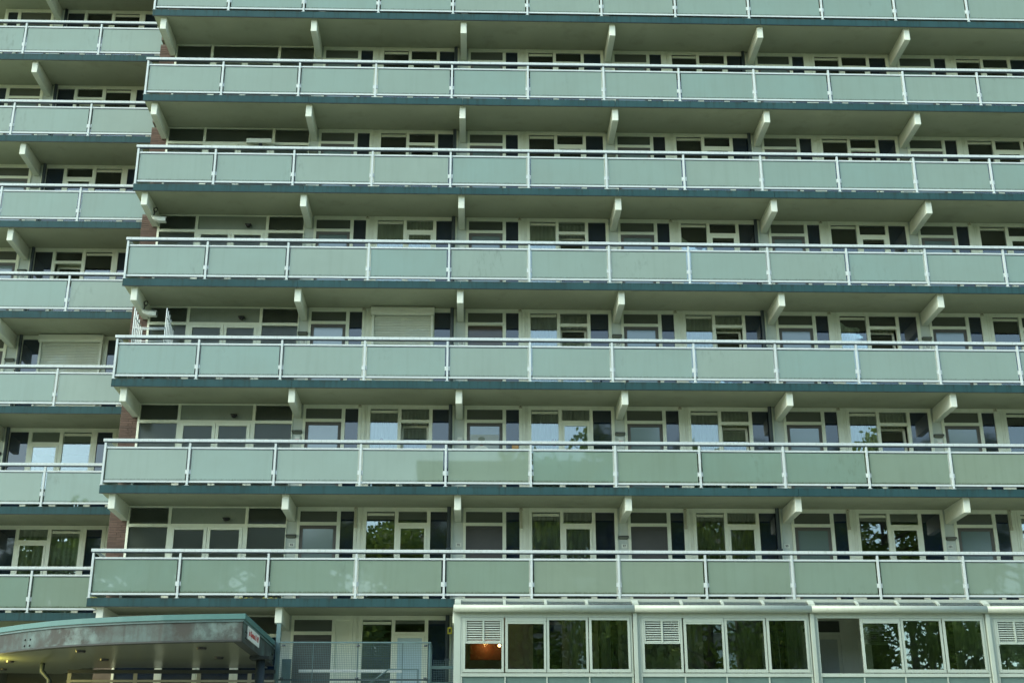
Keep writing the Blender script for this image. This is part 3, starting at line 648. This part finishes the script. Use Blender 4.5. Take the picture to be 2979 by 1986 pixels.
box('sheet', 0.30, 1.06, D - 0.004, D + 0.002, Z(2) + 1.2, Z(2) + 2.0, 'faded_print', t)
v, fc = ball_geo((0, 0, 0), 0.085, 1, 0.03, 1.3, 14, 8); raw('printed_head', v, fc, 'rose_print', t, (0.60, D - 0.005, Z(2) + 1.80), True)
v, fc = ball_geo((0, 0, 0), 0.09, 1.05, 0.035, 0.75, 14, 8); raw('printed_hair', v, fc, 'grey_panel', t, (0.60, D - 0.006, Z(2) + 1.88), True)
v, fc = ball_geo((0, 0, 0), 0.2, 1.05, 0.02, 0.7, 14, 8); raw('printed_shoulders', v, fc, 'plate_white', t, (0.60, D - 0.005, Z(2) + 1.56), True)
v, fc = ball_geo((0, 0, 0), 0.05, 1.2, 0.15, 1, 10, 6)
t = tag(raw('window_ornament', v, fc, 'rose_print', None, (-2.07, D + 0.035, Z(2) + 1.85), True), 'round red ornament hanging in the net-curtained window by the lobby', 'ornament')
t = thing('window_ornament', (2.55, D + 0.04, Z(2) + 1.74), 'red figure ornament in the window above the reflected trees', 'ornament')
boxes('figure', [(-0.07, 0.07, 0, 0.01, 0.09, 0.13), (-0.03, 0.03, 0, 0.01, 0.0, 0.09), (-0.05, 0.05, 0, 0.01, -0.04, 0.0), (-0.05, -0.02, 0, 0.01, 0.13, 0.17), (0.02, 0.05, 0, 0.01, 0.13, 0.17)], 'sign_red', t, (2.55, D + 0.04, Z(2) + 1.74))

# ------------------------------------------------------------------ glazed porches along the lowest gallery
PY = -0.20
PDESC = {0: 'first glazed porch, beside the mesh fence, orange glow in its louvred sash', 1: 'second glazed porch from the mesh fence, louvre over its first sash',
         2: 'third glazed porch with its first sash slid open', 3: 'glazed porch cut off by the right edge of the photo'}
for k in range(0, 4):
    X = k * B; z = ZS
    t = thing('glazed_porch', (X + B / 2, PY, z), PDESC[k], 'porch', 'white glazed porches')
    P0 = (X, PY, z)
    boxes('corner_post', [(-0.045, 0.12, -0.02, 0.08, -0.6, 2.636)] if k == 0 else [(-0.03, 0.062, -0.075, 0.08, -0.6, 2.636), (0.064, 0.12, -0.02, 0.08, -0.6, 2.636)], 'porch_white', t, P0, 0.004)
    boxes('frame', [(0.122, 4.26, -0.012, 0.07, 2.525, 2.60), (0.122, 4.26, -0.02, 0.07, 1.135, 1.215), (0.122, 4.26, -0.01, 0.07, 2.602, 2.70),
                    (0.122, 0.162, -0.012, 0.07, 1.217, 2.523), (4.206, 4.26, -0.012, 0.07, 1.217, 2.523), (0.122, 4.26, -0.012, 0.07, -0.6, 0.3)], 'porch_white', t, P0)
    sash = [(0.166, 1.155), (1.19, 2.172), (2.186, 3.19), (3.212, 4.20)]
    for q, (a, c) in enumerate(sash):
        lou = (q == 0 and k != 2) or (q == 1 and k == 2)
        if k == 2 and q == 0: continue       # slid open
        yo = -0.03 if q % 2 else -0.018
        sb = [(a, a + 0.062, yo, yo + 0.045, 1.232, 2.518), (c - 0.053, c, yo, yo + 0.045, 1.232, 2.518), (a + 0.062, c - 0.053, yo, yo + 0.045, 2.464, 2.518), (a + 0.062, c - 0.053, yo, yo + 0.045, 1.232, 1.308)]
        s = boxes('sash', sb, 'porch_white', t, P0)
        box('pane', X + a + 0.062, X + c - 0.053, PY + yo + 0.018, PY + yo + 0.026, z + 1.308, z + (1.905 if lou and k != 2 else 2.464), 'porch_glass', s)
        if lou:
            yb = yo - 0.004 if k != 2 else 0.10
            a2, c2 = a + 0.066, c - 0.057; mid = (a2 + c2) / 2
            boxes('louvre_frame', [(a2, c2, yb, yb + 0.045, 1.906, 1.944), (a2, c2, yb, yb + 0.045, 2.44, 2.462), (a2, a2 + 0.03, yb, yb + 0.045, 1.944, 2.44), (c2 - 0.03, c2, yb, yb + 0.045, 1.944, 2.44), (mid - 0.022, mid + 0.022, yb - 0.006, yb + 0.045, 1.944, 2.44)], 'porch_white', s, P0)
            for sl in range(9):
                zc = 1.950 + sl * 0.0545
                V = []; pr = [(0.0, 0.0), (0.03, 0.034), (0.036, 0.034), (0.008, 0.0)]
                for (u0, u1) in ((a2 + 0.03, mid - 0.022), (mid + 0.022, c2 - 0.03)):
                    V = [(u0 - u0, p, r) for p, r in pr] + [(u1 - u0, p, r) for p, r in pr]
                    F = [(j, 4 + j, 4 + (j + 1) % 4, (j + 1) % 4) for j in range(4)] + [(0, 1, 2, 3), (7, 6, 5, 4)]
                    raw('slat', V, F, 'porch_white', s, (X + u0, PY + yb, z + zc), False, ('lou', round(u1 - u0, 3)))
            if k == 2: box('vent_grille', X + a + 0.064, X + c - 0.055, PY + yo - 0.01, PY + yo + 0.015, z + 2.40, z + 2.462, 'porch_white', s)
        elif q == 1:
            boxes('vent_grille', [(a + 0.064, c - 0.055, yo - 0.012, yo + 0.014, 2.425, 2.462), (a + 0.064, c - 0.055, yo - 0.012, yo + 0.014, 2.372, 2.408), (a + 0.064, c - 0.055, yo + 0.0, yo + 0.012, 2.408, 2.425)], 'porch_white', s, P0)
    # lower infill panels
    for (a, c) in ((0.166, 1.17), (1.20, 2.17), (2.20, 3.19), (3.22, 4.22)): box('lower_panel', X + a, X + c, PY + 0.01, PY + 0.03, z + 0.302, z + 1.133, 'porch_panel', t)
    boxes('mullion', [(q - 0.015, q + 0.015, -0.012, 0.05, 0.302, 1.133) for q in (1.185, 2.185, 3.205)] + [(0.122, 0.164, -0.012, 0.05, 0.302, 1.133), (4.222, 4.26, -0.012, 0.05, 0.302, 1.133)], 'porch_white', t, P0)
    # gutter (rounded), roof glass, rafters, flashing against the floor edge
    pr = [(-0.03, 2.812), (-0.12, 2.815)] + [(-0.12 - 0.085 * math.sin(q), 2.727 + 0.088 * math.cos(q)) for q in [j * math.pi / 8 for j in range(1, 8)]] + [(-0.12, 2.639), (-0.03, 2.639)]
    m = len(pr); e0, e1 = (-0.06, B - 0.002) if k == 0 else (0.0, B - 0.002)
    V = [(e0, a, c) for a, c in pr] + [(e1, a, c) for a, c in pr]
    F = [(j, m + j, m + (j + 1) % m, (j + 1) % m) for j in range(m)] + [tuple(range(m)), tuple(range(2 * m - 1, m - 1, -1))]
    raw('gutter', V, F, 'gutter_white', t, P0, True)
    V = [(0, -0.02, 2.818), (B - 0.004, -0.02, 2.818), (B - 0.004, 0.155, 2.93), (0, 0.155, 2.93), (0, -0.02, 2.826), (B - 0.004, -0.02, 2.826), (B - 0.004, 0.155, 2.938), (0, 0.155, 2.938)]
    raw('roof_pane', V, list(QF), 'porch_glass', t, P0)
    for xo, ww in ((0.04, 0.075), (1.17, 0.035), (2.17, 0.035), (3.17, 0.035)):
        V = [(-ww, -0.06, 2.822), (ww, -0.06, 2.822), (ww, 0.15, 2.94), (-ww, 0.15, 2.94), (-ww, -0.06, 2.86), (ww, -0.06, 2.86), (ww, 0.15, 2.978), (-ww, 0.15, 2.978)]
        raw('rafter', V, list(QF), 'gutter_white', t, (X + xo, PY, z))
    boxes('flashing', [(-0.03 if k == 0 else 0.0, B - 0.003, 0.145, 0.167, 2.90, 3.005)], 'gutter_white', t, P0)
    if k == 0: box('side_cheek', X - 0.04, X + 0.0, PY + 0.082, PY + 1.6, z + 0.2, z + 2.636, 'porch_white', t)
for (k, a, c, m, nm) in ((0, 2.72, 3.10, 'cloth_net', 'pale half-drawn curtain behind the third sash of the first glazed porch'), (0, 3.5, 3.75, 'cloth_net', 'pale curtain strip behind the last sash of the first glazed porch'), (1, 1.25, 1.55, 'cloth_net', 'pale curtain strip behind the second porch\'s vented sash'),
                        (1, 2.27, 3.1, 'cloth_leafy', 'patterned curtain behind the third sash of the second glazed porch'), (2, 2.25, 3.12, 'cloth_grey', 'grey pleated curtain behind the third sash of the porch with an open sash'), (2, 3.55, 4.12, 'cloth_net', 'pale curtain behind the last sash of the porch with an open sash'), (1, 3.72, 4.1, 'cloth_grey', 'grey curtain behind the last sash of the second glazed porch')):
    curtain(k * B + a, k * B + c, PY + 0.16, ZS + 1.2, ZS + 2.5, m, nm)
# warm lamp and orange board inside the first porch
t = thing('hanging_lamp', (1.06, 0.35, ZS + 1.93), 'small glowing warm bulb behind the first porch sash', 'lamp')
v, fc = ball_geo((0, 0, 0), 0.035); raw('bulb', v, fc, 'lamp_warm', t, (1.06, 0.35, ZS + 1.93), True)
tubes('cord', [([(1.06, 0.35, ZS + 1.965), (1.06, 0.35, ZS + 2.81)], 0.006)], 'black_plastic', t, (1.06, 0.35, ZS + 1.93), 6)
pl = bpy.data.lights.new('bulb_light', 'POINT'); pl.energy = 1.3; pl.color = (1.0, 0.5, 0.18); pl.shadow_soft_size = 0.05
po = bpy.data.objects.new('bulb_light', pl); COL.objects.link(po); po.location = (0.72, 0.42, ZS + 1.97)
tag(box('orange_board', 0.35, 1.12, 0.62, 0.65, ZS + 1.62, ZS + 2.1, 'orange_board'), 'rust orange board glowing behind the first porch sash', 'board')

# ------------------------------------------------------------------ entrance canopy
ct = [(-4.36, -4.25), (-5.2, -4.16), (-6.12, -4.02), (-7.05, -3.78), (-7.98, -3.47), (-8.75, -3.10), (-9.5, -2.62), (-10.2, -2.08), (-10.9, -1.42), (-11.6, -0.66), (-12.2, 0.1), (-12.7, 0.9)]
def prism(outline, z0, z1):
    n = len(outline); V = [(x, y, z0) for x, y in outline] + [(x, y, z1) for x, y in outline]
    return V, [tuple(range(n))[::-1], tuple(range(n, 2 * n))] + [(j, (j + 1) % n, n + (j + 1) % n, n + j) for j in range(n)]
def inset(pts, d):   # move the outline towards the building
    out = []
    for j, (x, y) in enumerate(pts):
        a = Vector(pts[max(j - 1, 0)]); c = Vector(pts[min(j + 1, len(pts) - 1)]); tg = (c - a).normalized(); nrm = Vector((tg.y, -tg.x))
        if nrm.y < 0: nrm = -nrm
        out.append((x + nrm.x * d, y + nrm.y * d))
    out[0] = (pts[0][0] - d, pts[0][1] + d)
    return out
cz = ZS
can = thing('entrance_canopy', (-7.5, -1.5, 0), 'curved concrete entrance canopy with a teal roof edge', 'canopy')
def ring(o, d, z0, z1):       # a band that follows the outline, d thick
    i_ = inset(o, d); oo = [(o[0][0], 0.42)] + o; ii = [(o[0][0] - d, 0.42)] + i_
    n = len(oo); V = [(x, y, q) for q in (z0, z1) for x, y in oo] + [(x, y, q) for q in (z0, z1) for x, y in ii]
    F = []
    for j in range(n - 1): F += [(j, j + 1, n + j + 1, n + j), (2 * n + j + 1, 2 * n + j, 3 * n + j, 3 * n + j + 1), (n + j, n + j + 1, 3 * n + j + 1, 3 * n + j), (j + 1, j, 2 * n + j, 2 * n + j + 1)]
    F += [(0, n, 3 * n, 2 * n), (n - 1, 3 * n - 1, 4 * n - 1, 2 * n - 1)]
    return V, F
V, F = ring(ct, 0.30, cz + 1.89, cz + 2.0); raw('roof_edge', V, F, 'teal_roof_edge', can)
c1 = inset(ct, 0.035); V, F = ring(c1, 0.2, cz + 1.842, cz + 1.888); raw('edge_trim', V, F, 'galvanised', can)
c2_ = inset(ct, 0.06); V, F = ring(c2_, 0.2, cz + 1.47, cz + 1.84); raw('concrete_band', V, F, 'canopy_concrete', can)
V, F = ring(inset(ct, 0.05), 0.2, cz + 1.435, cz + 1.468); raw('drip_edge', V, F, 'canopy_dark', can)
ci = inset(ct, 0.26); V, F = prism([(-4.62, 0.85)] + ci + [(-12.4, 1.9), (-10.0, 2.2), (-9.1, 0.85)], cz + 1.44, cz + 1.46); raw('soffit', V, F, 'canopy_soffit', can)
V, F = prism([(-4.66, 0.40)] + inset(ct, 0.3) + [(-12.4, 1.8), (-9.1, 0.40)], cz + 1.9, cz + 1.985); raw('roof_deck', V, F, 'concrete', can)
for x, y in ((-8.2, -2.55), (-8.1, -1.0), (-5.45, -3.1), (-5.39, -1.4), (-11.1, 1.0), (-10.4, -0.6)):
    V, F = tube_geo([(0, 0, -0.03), (0, 0, 0.012)], [0.10, 0.11], 16); raw('downlight', V, F, 'black_plastic', can, (x, y, cz + 1.428))
for dx, dy in ((0, 0), (0.14, 0.0), (0.0, 0.13), (0.14, 0.13)):     # bolts at the band joint
    xb = -9.42 + dx; yb = None
    for (p, q) in zip(c2_, c2_[1:]):
        if q[0] <= xb <= p[0]: s_ = (xb - p[0]) / (q[0] - p[0]); yb = p[1] + s_ * (q[1] - p[1])
    v, fc = ball_geo((0, 0, 0), 0.024, 1, 0.7, 1, 8, 6); raw('bolt', v, fc, 'canopy_dark', can, (xb, yb - 0.004, cz + 1.53 + dy), True, 'bolt')
for yy in (-3.75, -3.6, 0.12, 0.24):
    for zz in (1.56, 1.69): v, fc = ball_geo((0, 0, 0), 0.022, 0.7, 1, 1, 8, 6); raw('bolt', v, fc, 'canopy_dark', can, (c2_[0][0] + 0.002, yy, cz + zz), True, 'bolt2')
V, F = tube_geo([(-4.42, -1.5, 0.1), (-4.42, -1.5, cz + 1.36)], 0.105, 20)
col = raw('column', V, F, 'column_paint', can); 
for p in col.data.polygons: p.use_smooth = len(p.vertices) == 4
boxes('column_cap', [(-0.22, 0.22, -0.22, 0.22, 1.362, 1.432)], 'canopy_dark', can, (-4.42, -1.5, cz))
sg = thing('address_sign', (-4.33, -2.78, cz + 1.6), 'white board with red street lettering on the canopy side', 'sign')
boxes('board', [(-0.008, 0.008, -0.80, 0.80, 0.0, 0.285)], 'sign_white', sg, (c2_[0][0] + 0.014, -2.78, cz + 1.575))
text_obj('lettering', 'Jos Klijnenlaan 57 / 489', 0.17, 'sign_red', sg, (c2_[0][0] + 0.0245, -2.78, cz + 1.715), (math.pi / 2, 0, math.pi / 2), 0.82, 0.003)
# bulkhead lamp under the canopy, left of the view, lights its soffit
t = thing('globe_lamp', (-10.95, -1.35, 0.1), 'yellow glowing globe lamp under the canopy at the left edge', 'lamp')
v, fc = ball_geo((0, 0, 0), 0.09); raw('globe', v, fc, 'lamp_yellow', t, (-10.95, -1.35, cz + 1.0), True)
tubes('stand', [([(-10.95, -1.35, 0.1), (-10.95, -1.35, cz + 0.92)], 0.03)], 'column_paint', t, (-10.95, -1.35, 0.1))
pl = bpy.data.lights.new('globe_light', 'POINT'); pl.energy = 45; pl.color = (1.0, 0.85, 0.2); pl.shadow_soft_size = 0.1
po = bpy.data.objects.new('globe_light', pl); COL.objects.link(po); po.location = (-10.75, -1.25, cz + 1.16)

# deck railing and pipe under the canopy
t = thing('deck_railing', (-6.8, 0.02, cz + 0.2), 'dark weathered timber railing under the canopy', 'railing')
box('top_rail', -9.2, -4.3, -0.02, 0.05, cz + 1.225, cz + 1.31, 'canopy_dark', t); box('lower_rail', -9.2, -4.3, -0.02, 0.05, cz + 1.02, cz + 1.075, 'concrete', t)
for x in (-9.15, -7.6, -6.1, -4.9): box('post', x - 0.045, x + 0.045, -0.015, 0.045, cz + 0.2, cz + 1.223, 'concrete', t)
tag(tubes('downpipe', [([(-9.75, -0.2, cz + 1.43), (-9.75, -0.2, cz + 1.25), (-9.55, -0.2, cz + 1.05), (-9.55, -0.2, 0.1)], 0.06)], 'pipe_grey', None, (-9.75, -0.2, cz)), 'bent dark downpipe under the canopy', 'pipe')

# ------------------------------------------------------------------ mesh fence between canopy and porches
mf = thing('mesh_fence', (-2.4, -0.1, cz + 0.2), 'galvanised wire mesh fence around the stair landing', 'fence')
def wires(x0, x1, z0, z1, y, step=0.042, th=0.0026):
    L = []; x = x0
    while x < x1: L.append((x - th, x + th, y - th, y + th, z0, z1)); x += step
    q = z0
    while q < z1: L.append((x0, x1, y - 3 * th - 0.0005, y - th - 0.0005, q - th, q + th)); q += step
    return L
tag(boxes('wire_mesh', wires(-4.2, -0.64, 0.25, 1.90, 0.0), 'galvanised', mf, (0, -0.1, cz)), kind='stuff')
wy = [(y0 if False else c, d, a, b_, e, f_) for (a, b_, c, d, e, f_) in wires(-0.08, 0.9, 0.25, 1.90, 0.0)]
tag(boxes('wire_mesh', wy, 'galvanised', mf, (-0.62, 0, cz)), kind='stuff')
tag(boxes('wire_mesh', wires(-0.55, -0.06, 0.25, 1.62, 0.0), 'galvanised', mf, (0, 0.62, cz)), kind='stuff')
for x in (-4.22, -3.41, -2.34, -1.27, -0.63): box('fence_post', x - (0.01 if x not in (-4.22, -0.63) else 0.022), x + (0.01 if x not in (-4.22, -0.63) else 0.022), -0.09, -0.06, cz - 0.2, cz + 1.92, 'galvanised', mf)
box('top_rail', -4.25, -0.6, -0.12, -0.07, cz + 1.922, cz + 1.955, 'galvanised', mf)
box('middle_rail', -4.25, -0.6, -0.09, -0.055, cz + 1.05, cz + 1.09, 'pipe_grey', mf)
box('return_rail', -0.635, -0.59, -0.065, 0.62, cz + 1.90, cz + 1.955, 'galvanised', mf)
box('return_post', -0.64, -0.585, 0.60, 0.65, cz - 0.2, cz + 1.96, 'galvanised', mf)
for q in (1.40, 1.02): box('side_rail', -0.58, -0.052, 0.60, 0.66, cz + q, cz + q + 0.075, 'galvanised', mf)
tubes('fence_clamp', [([(x - 0.04, -0.135, cz + q), (x + 0.04, -0.135, cz + q)], 0.022) for x in (-4.12, -2.34, -0.72) for q in (1.86, 1.1)], 'pipe_grey', mf, (-4.12, -0.13, cz))
box('inner_rail', -3.8, -1.3, 0.45, 0.50, cz + 1.30, cz + 1.37, 'white_metal', mf)
tubes('handrail', [([(-2.2, 0.2, cz + 0.9), (-1.62, 0.2, cz + 1.34), (-0.9, 0.2, cz + 1.34), (-0.9, 0.2, cz + 0.3)], 0.02)], 'galvanised', mf, (-2.2, 0.2, cz))
box('end_screen', -4.22, -4.0, 0.46, 0.52, cz + 0.2, cz + 1.62, 'galvanised', mf)
t = tag(box('support_post', -4.34, -4.24, 0.1, 0.2, cz + 0.18, cz + 2.42, 'galvanised'), 'galvanised post under the beam behind the canopy end', 'post')
t = thing('alarm_box', (-0.16, 0.2, cz + 2.3), 'small yellow box on the drainpipe beside the first porch', 'box')
boxes('case', [(-0.05, 0.06, -0.05, 0.05, 0.0, 0.16)], 'yellow_paint', t, (-0.17, 0.9, cz + 2.28), 0.008)
boxes('label_strip', [(-0.02, 0.03, -0.056, -0.051, 0.03, 0.12)], 'ink', t, (-0.17, 0.9, cz + 2.28))

# moss tufts on the lowest floor edge
mv, mfc = [], []
rm = random.Random(3)
for j in range(60):
    x = rm.choice([rm.uniform(-5.3, -4.95), rm.uniform(-4.75, -4.35), rm.uniform(-8.9, -8.7), rm.uniform(-4.7, -4.5)]); s = rm.uniform(0.006, 0.02)
    v, fc = ball_geo((x, -0.02 + rm.uniform(-0.012, 0.02), Z(1) + 0.203 + rm.uniform(-0.004, 0.008)), s, 1.4, 1, 0.9, 6, 4); n = len(mv); mv += v; mfc += [tuple(n + q for q in f) for f in fc]
tag(raw('moss', mv, mfc, 'moss'), 'yellow green moss tufts on the lowest teal floor edge', 'moss', None, 'stuff')

# ------------------------------------------------------------------ what the glass mirrors: trees and a block across the street
def tree_meshes(seed, hgt):
    rr = random.Random(seed); paths = [([(0, 0, 0), (0.1, 0, hgt * 0.3), (-0.05, 0.1, hgt * 0.6), (0.1, 0, hgt * 0.93)], [0.32, 0.25, 0.15, 0.03])]; tips = []
    for j in range(34):
        zz = hgt * rr.uniform(0.18, 0.88); a = rr.uniform(0, 6.283); r = hgt * 0.26 * math.sqrt(max(0.05, 1 - ((zz / hgt - 0.48) / 0.52) ** 2)) * rr.uniform(0.75, 1.1)
        e = Vector((r * math.cos(a), r * math.sin(a), zz + hgt * rr.uniform(0.03, 0.12)))
        paths.append(([(0, 0, zz), tuple(Vector((0, 0, zz)) .lerp(e, 0.5) + Vector((0, 0, 0.3))), tuple(e)], [0.09, 0.06, 0.02]))
        tips += [(e, 1.5), (Vector((0, 0, zz)).lerp(e, 0.6), 1.3)]
    for j in range(6): tips.append((Vector((rr.uniform(-.6, .6), rr.uniform(-.6, .6), hgt * rr.uniform(0.86, 1.0))), 1.0))
    TV, TF = [], []
    for p, r in paths:
        v, f = tube_geo(p, r, 7); n = len(TV); TV += v; TF += [tuple(n + q for q in x) for x in f]
    LV, LF = [], []
    for e, R in tips:
        for j in range(150):
            d = Vector((rr.gauss(0, 1), rr.gauss(0, 1), rr.gauss(0, 0.8))); d = d.normalized() * R * rr.random() ** 0.45
            c = e + d; u = Vector((rr.gauss(0, 1), rr.gauss(0, 1), rr.gauss(0, 1))).normalized(); v = u.orthogonal().normalized(); s = rr.uniform(0.13, 0.26); n = len(LV)
            LV += [tuple(c - u * s), tuple(c + v * s * 0.6), tuple(c + u * s), tuple(c - v * s * 0.6)]; LF.append((n, n + 1, n + 2, n + 3))
    return TV, TF, LV, LF
TM = []
for s, h in ((1, 22.0), (2, 19.0), (5, 25.0)):
    TV, TF, LV, LF = tree_meshes(s, h)
    a = bpy.data.meshes.new('trunk'); a.from_pydata(TV, [], TF); a.materials.append(MAT['bark'])
    c = bpy.data.meshes.new('crown'); c.from_pydata(LV, [], LF); c.materials.append(MAT['leaf']); TM.append((a, c))
for x, y, m, rot, sc_ in ((-31, -42, 1, 0.3, 1.0), (-24.5, -43, 1, 1.7, 1.04), (-18.5, -41, 1, 2.9, 1.0), (-12.5, -43, 1, 4.0, 0.99), (-7, -42, 1, 5.1, 0.97), (-1.5, -43, 1, 2.6, 0.93), (3.4, -42, 0, 0.9, 1.0), (8.5, -42, 2, 2.2, 1.0),
                          (14, -43, 2, 3.4, 0.98), (19.5, -42, 2, 1.2, 0.96), (25.5, -43, 2, 0.2, 1.0), (32, -42, 2, 5.6, 0.98), (-15, -50, 1, 1.0, 1.05), (-21, -50, 1, 2.0, 1.05), (-4, -50, 1, 3, 1.08), (17, -50, 2, 1.6, 1.0), (29, -50, 2, 4.4, 1.0), (-28, -50, 1, 4.9, 1.0)):
    t = thing('street_tree', (x, y, 0), 'leafy tree across the street, seen only mirrored in the lower windows', 'tree', 'trees mirrored in the lower windows')
    for nm, me in zip(('trunk', 'crown'), TM[m]): o = link(bpy.data.objects.new(nm, me), t, (x, y, 0))
    t.rotation_euler = (0, 0, rot); t.scale = (sc_, sc_, sc_)
t = thing('opposite_block', (14, -80, 0), 'flat-roofed block across the street, mirrored faintly in the railing panes', 'building')
box('wall', -4, 34, -90, -75, 0, 29.4, 'opposite_wall', t); box('roof_edge', -4.5, 34.5, -90.5, -74.5, 29.4, 30.4, 'teal_fascia', t)
for fl in range(3, 10):
    for c in range(10): box('window', -2.4 + c * 3.7, -0.4 + c * 3.7, -74.99, -74.9, 1 + fl * 3.0, 2.7 + fl * 3.0, 'plate_white' if c % 3 == 0 else 'spandrel_glass', t)
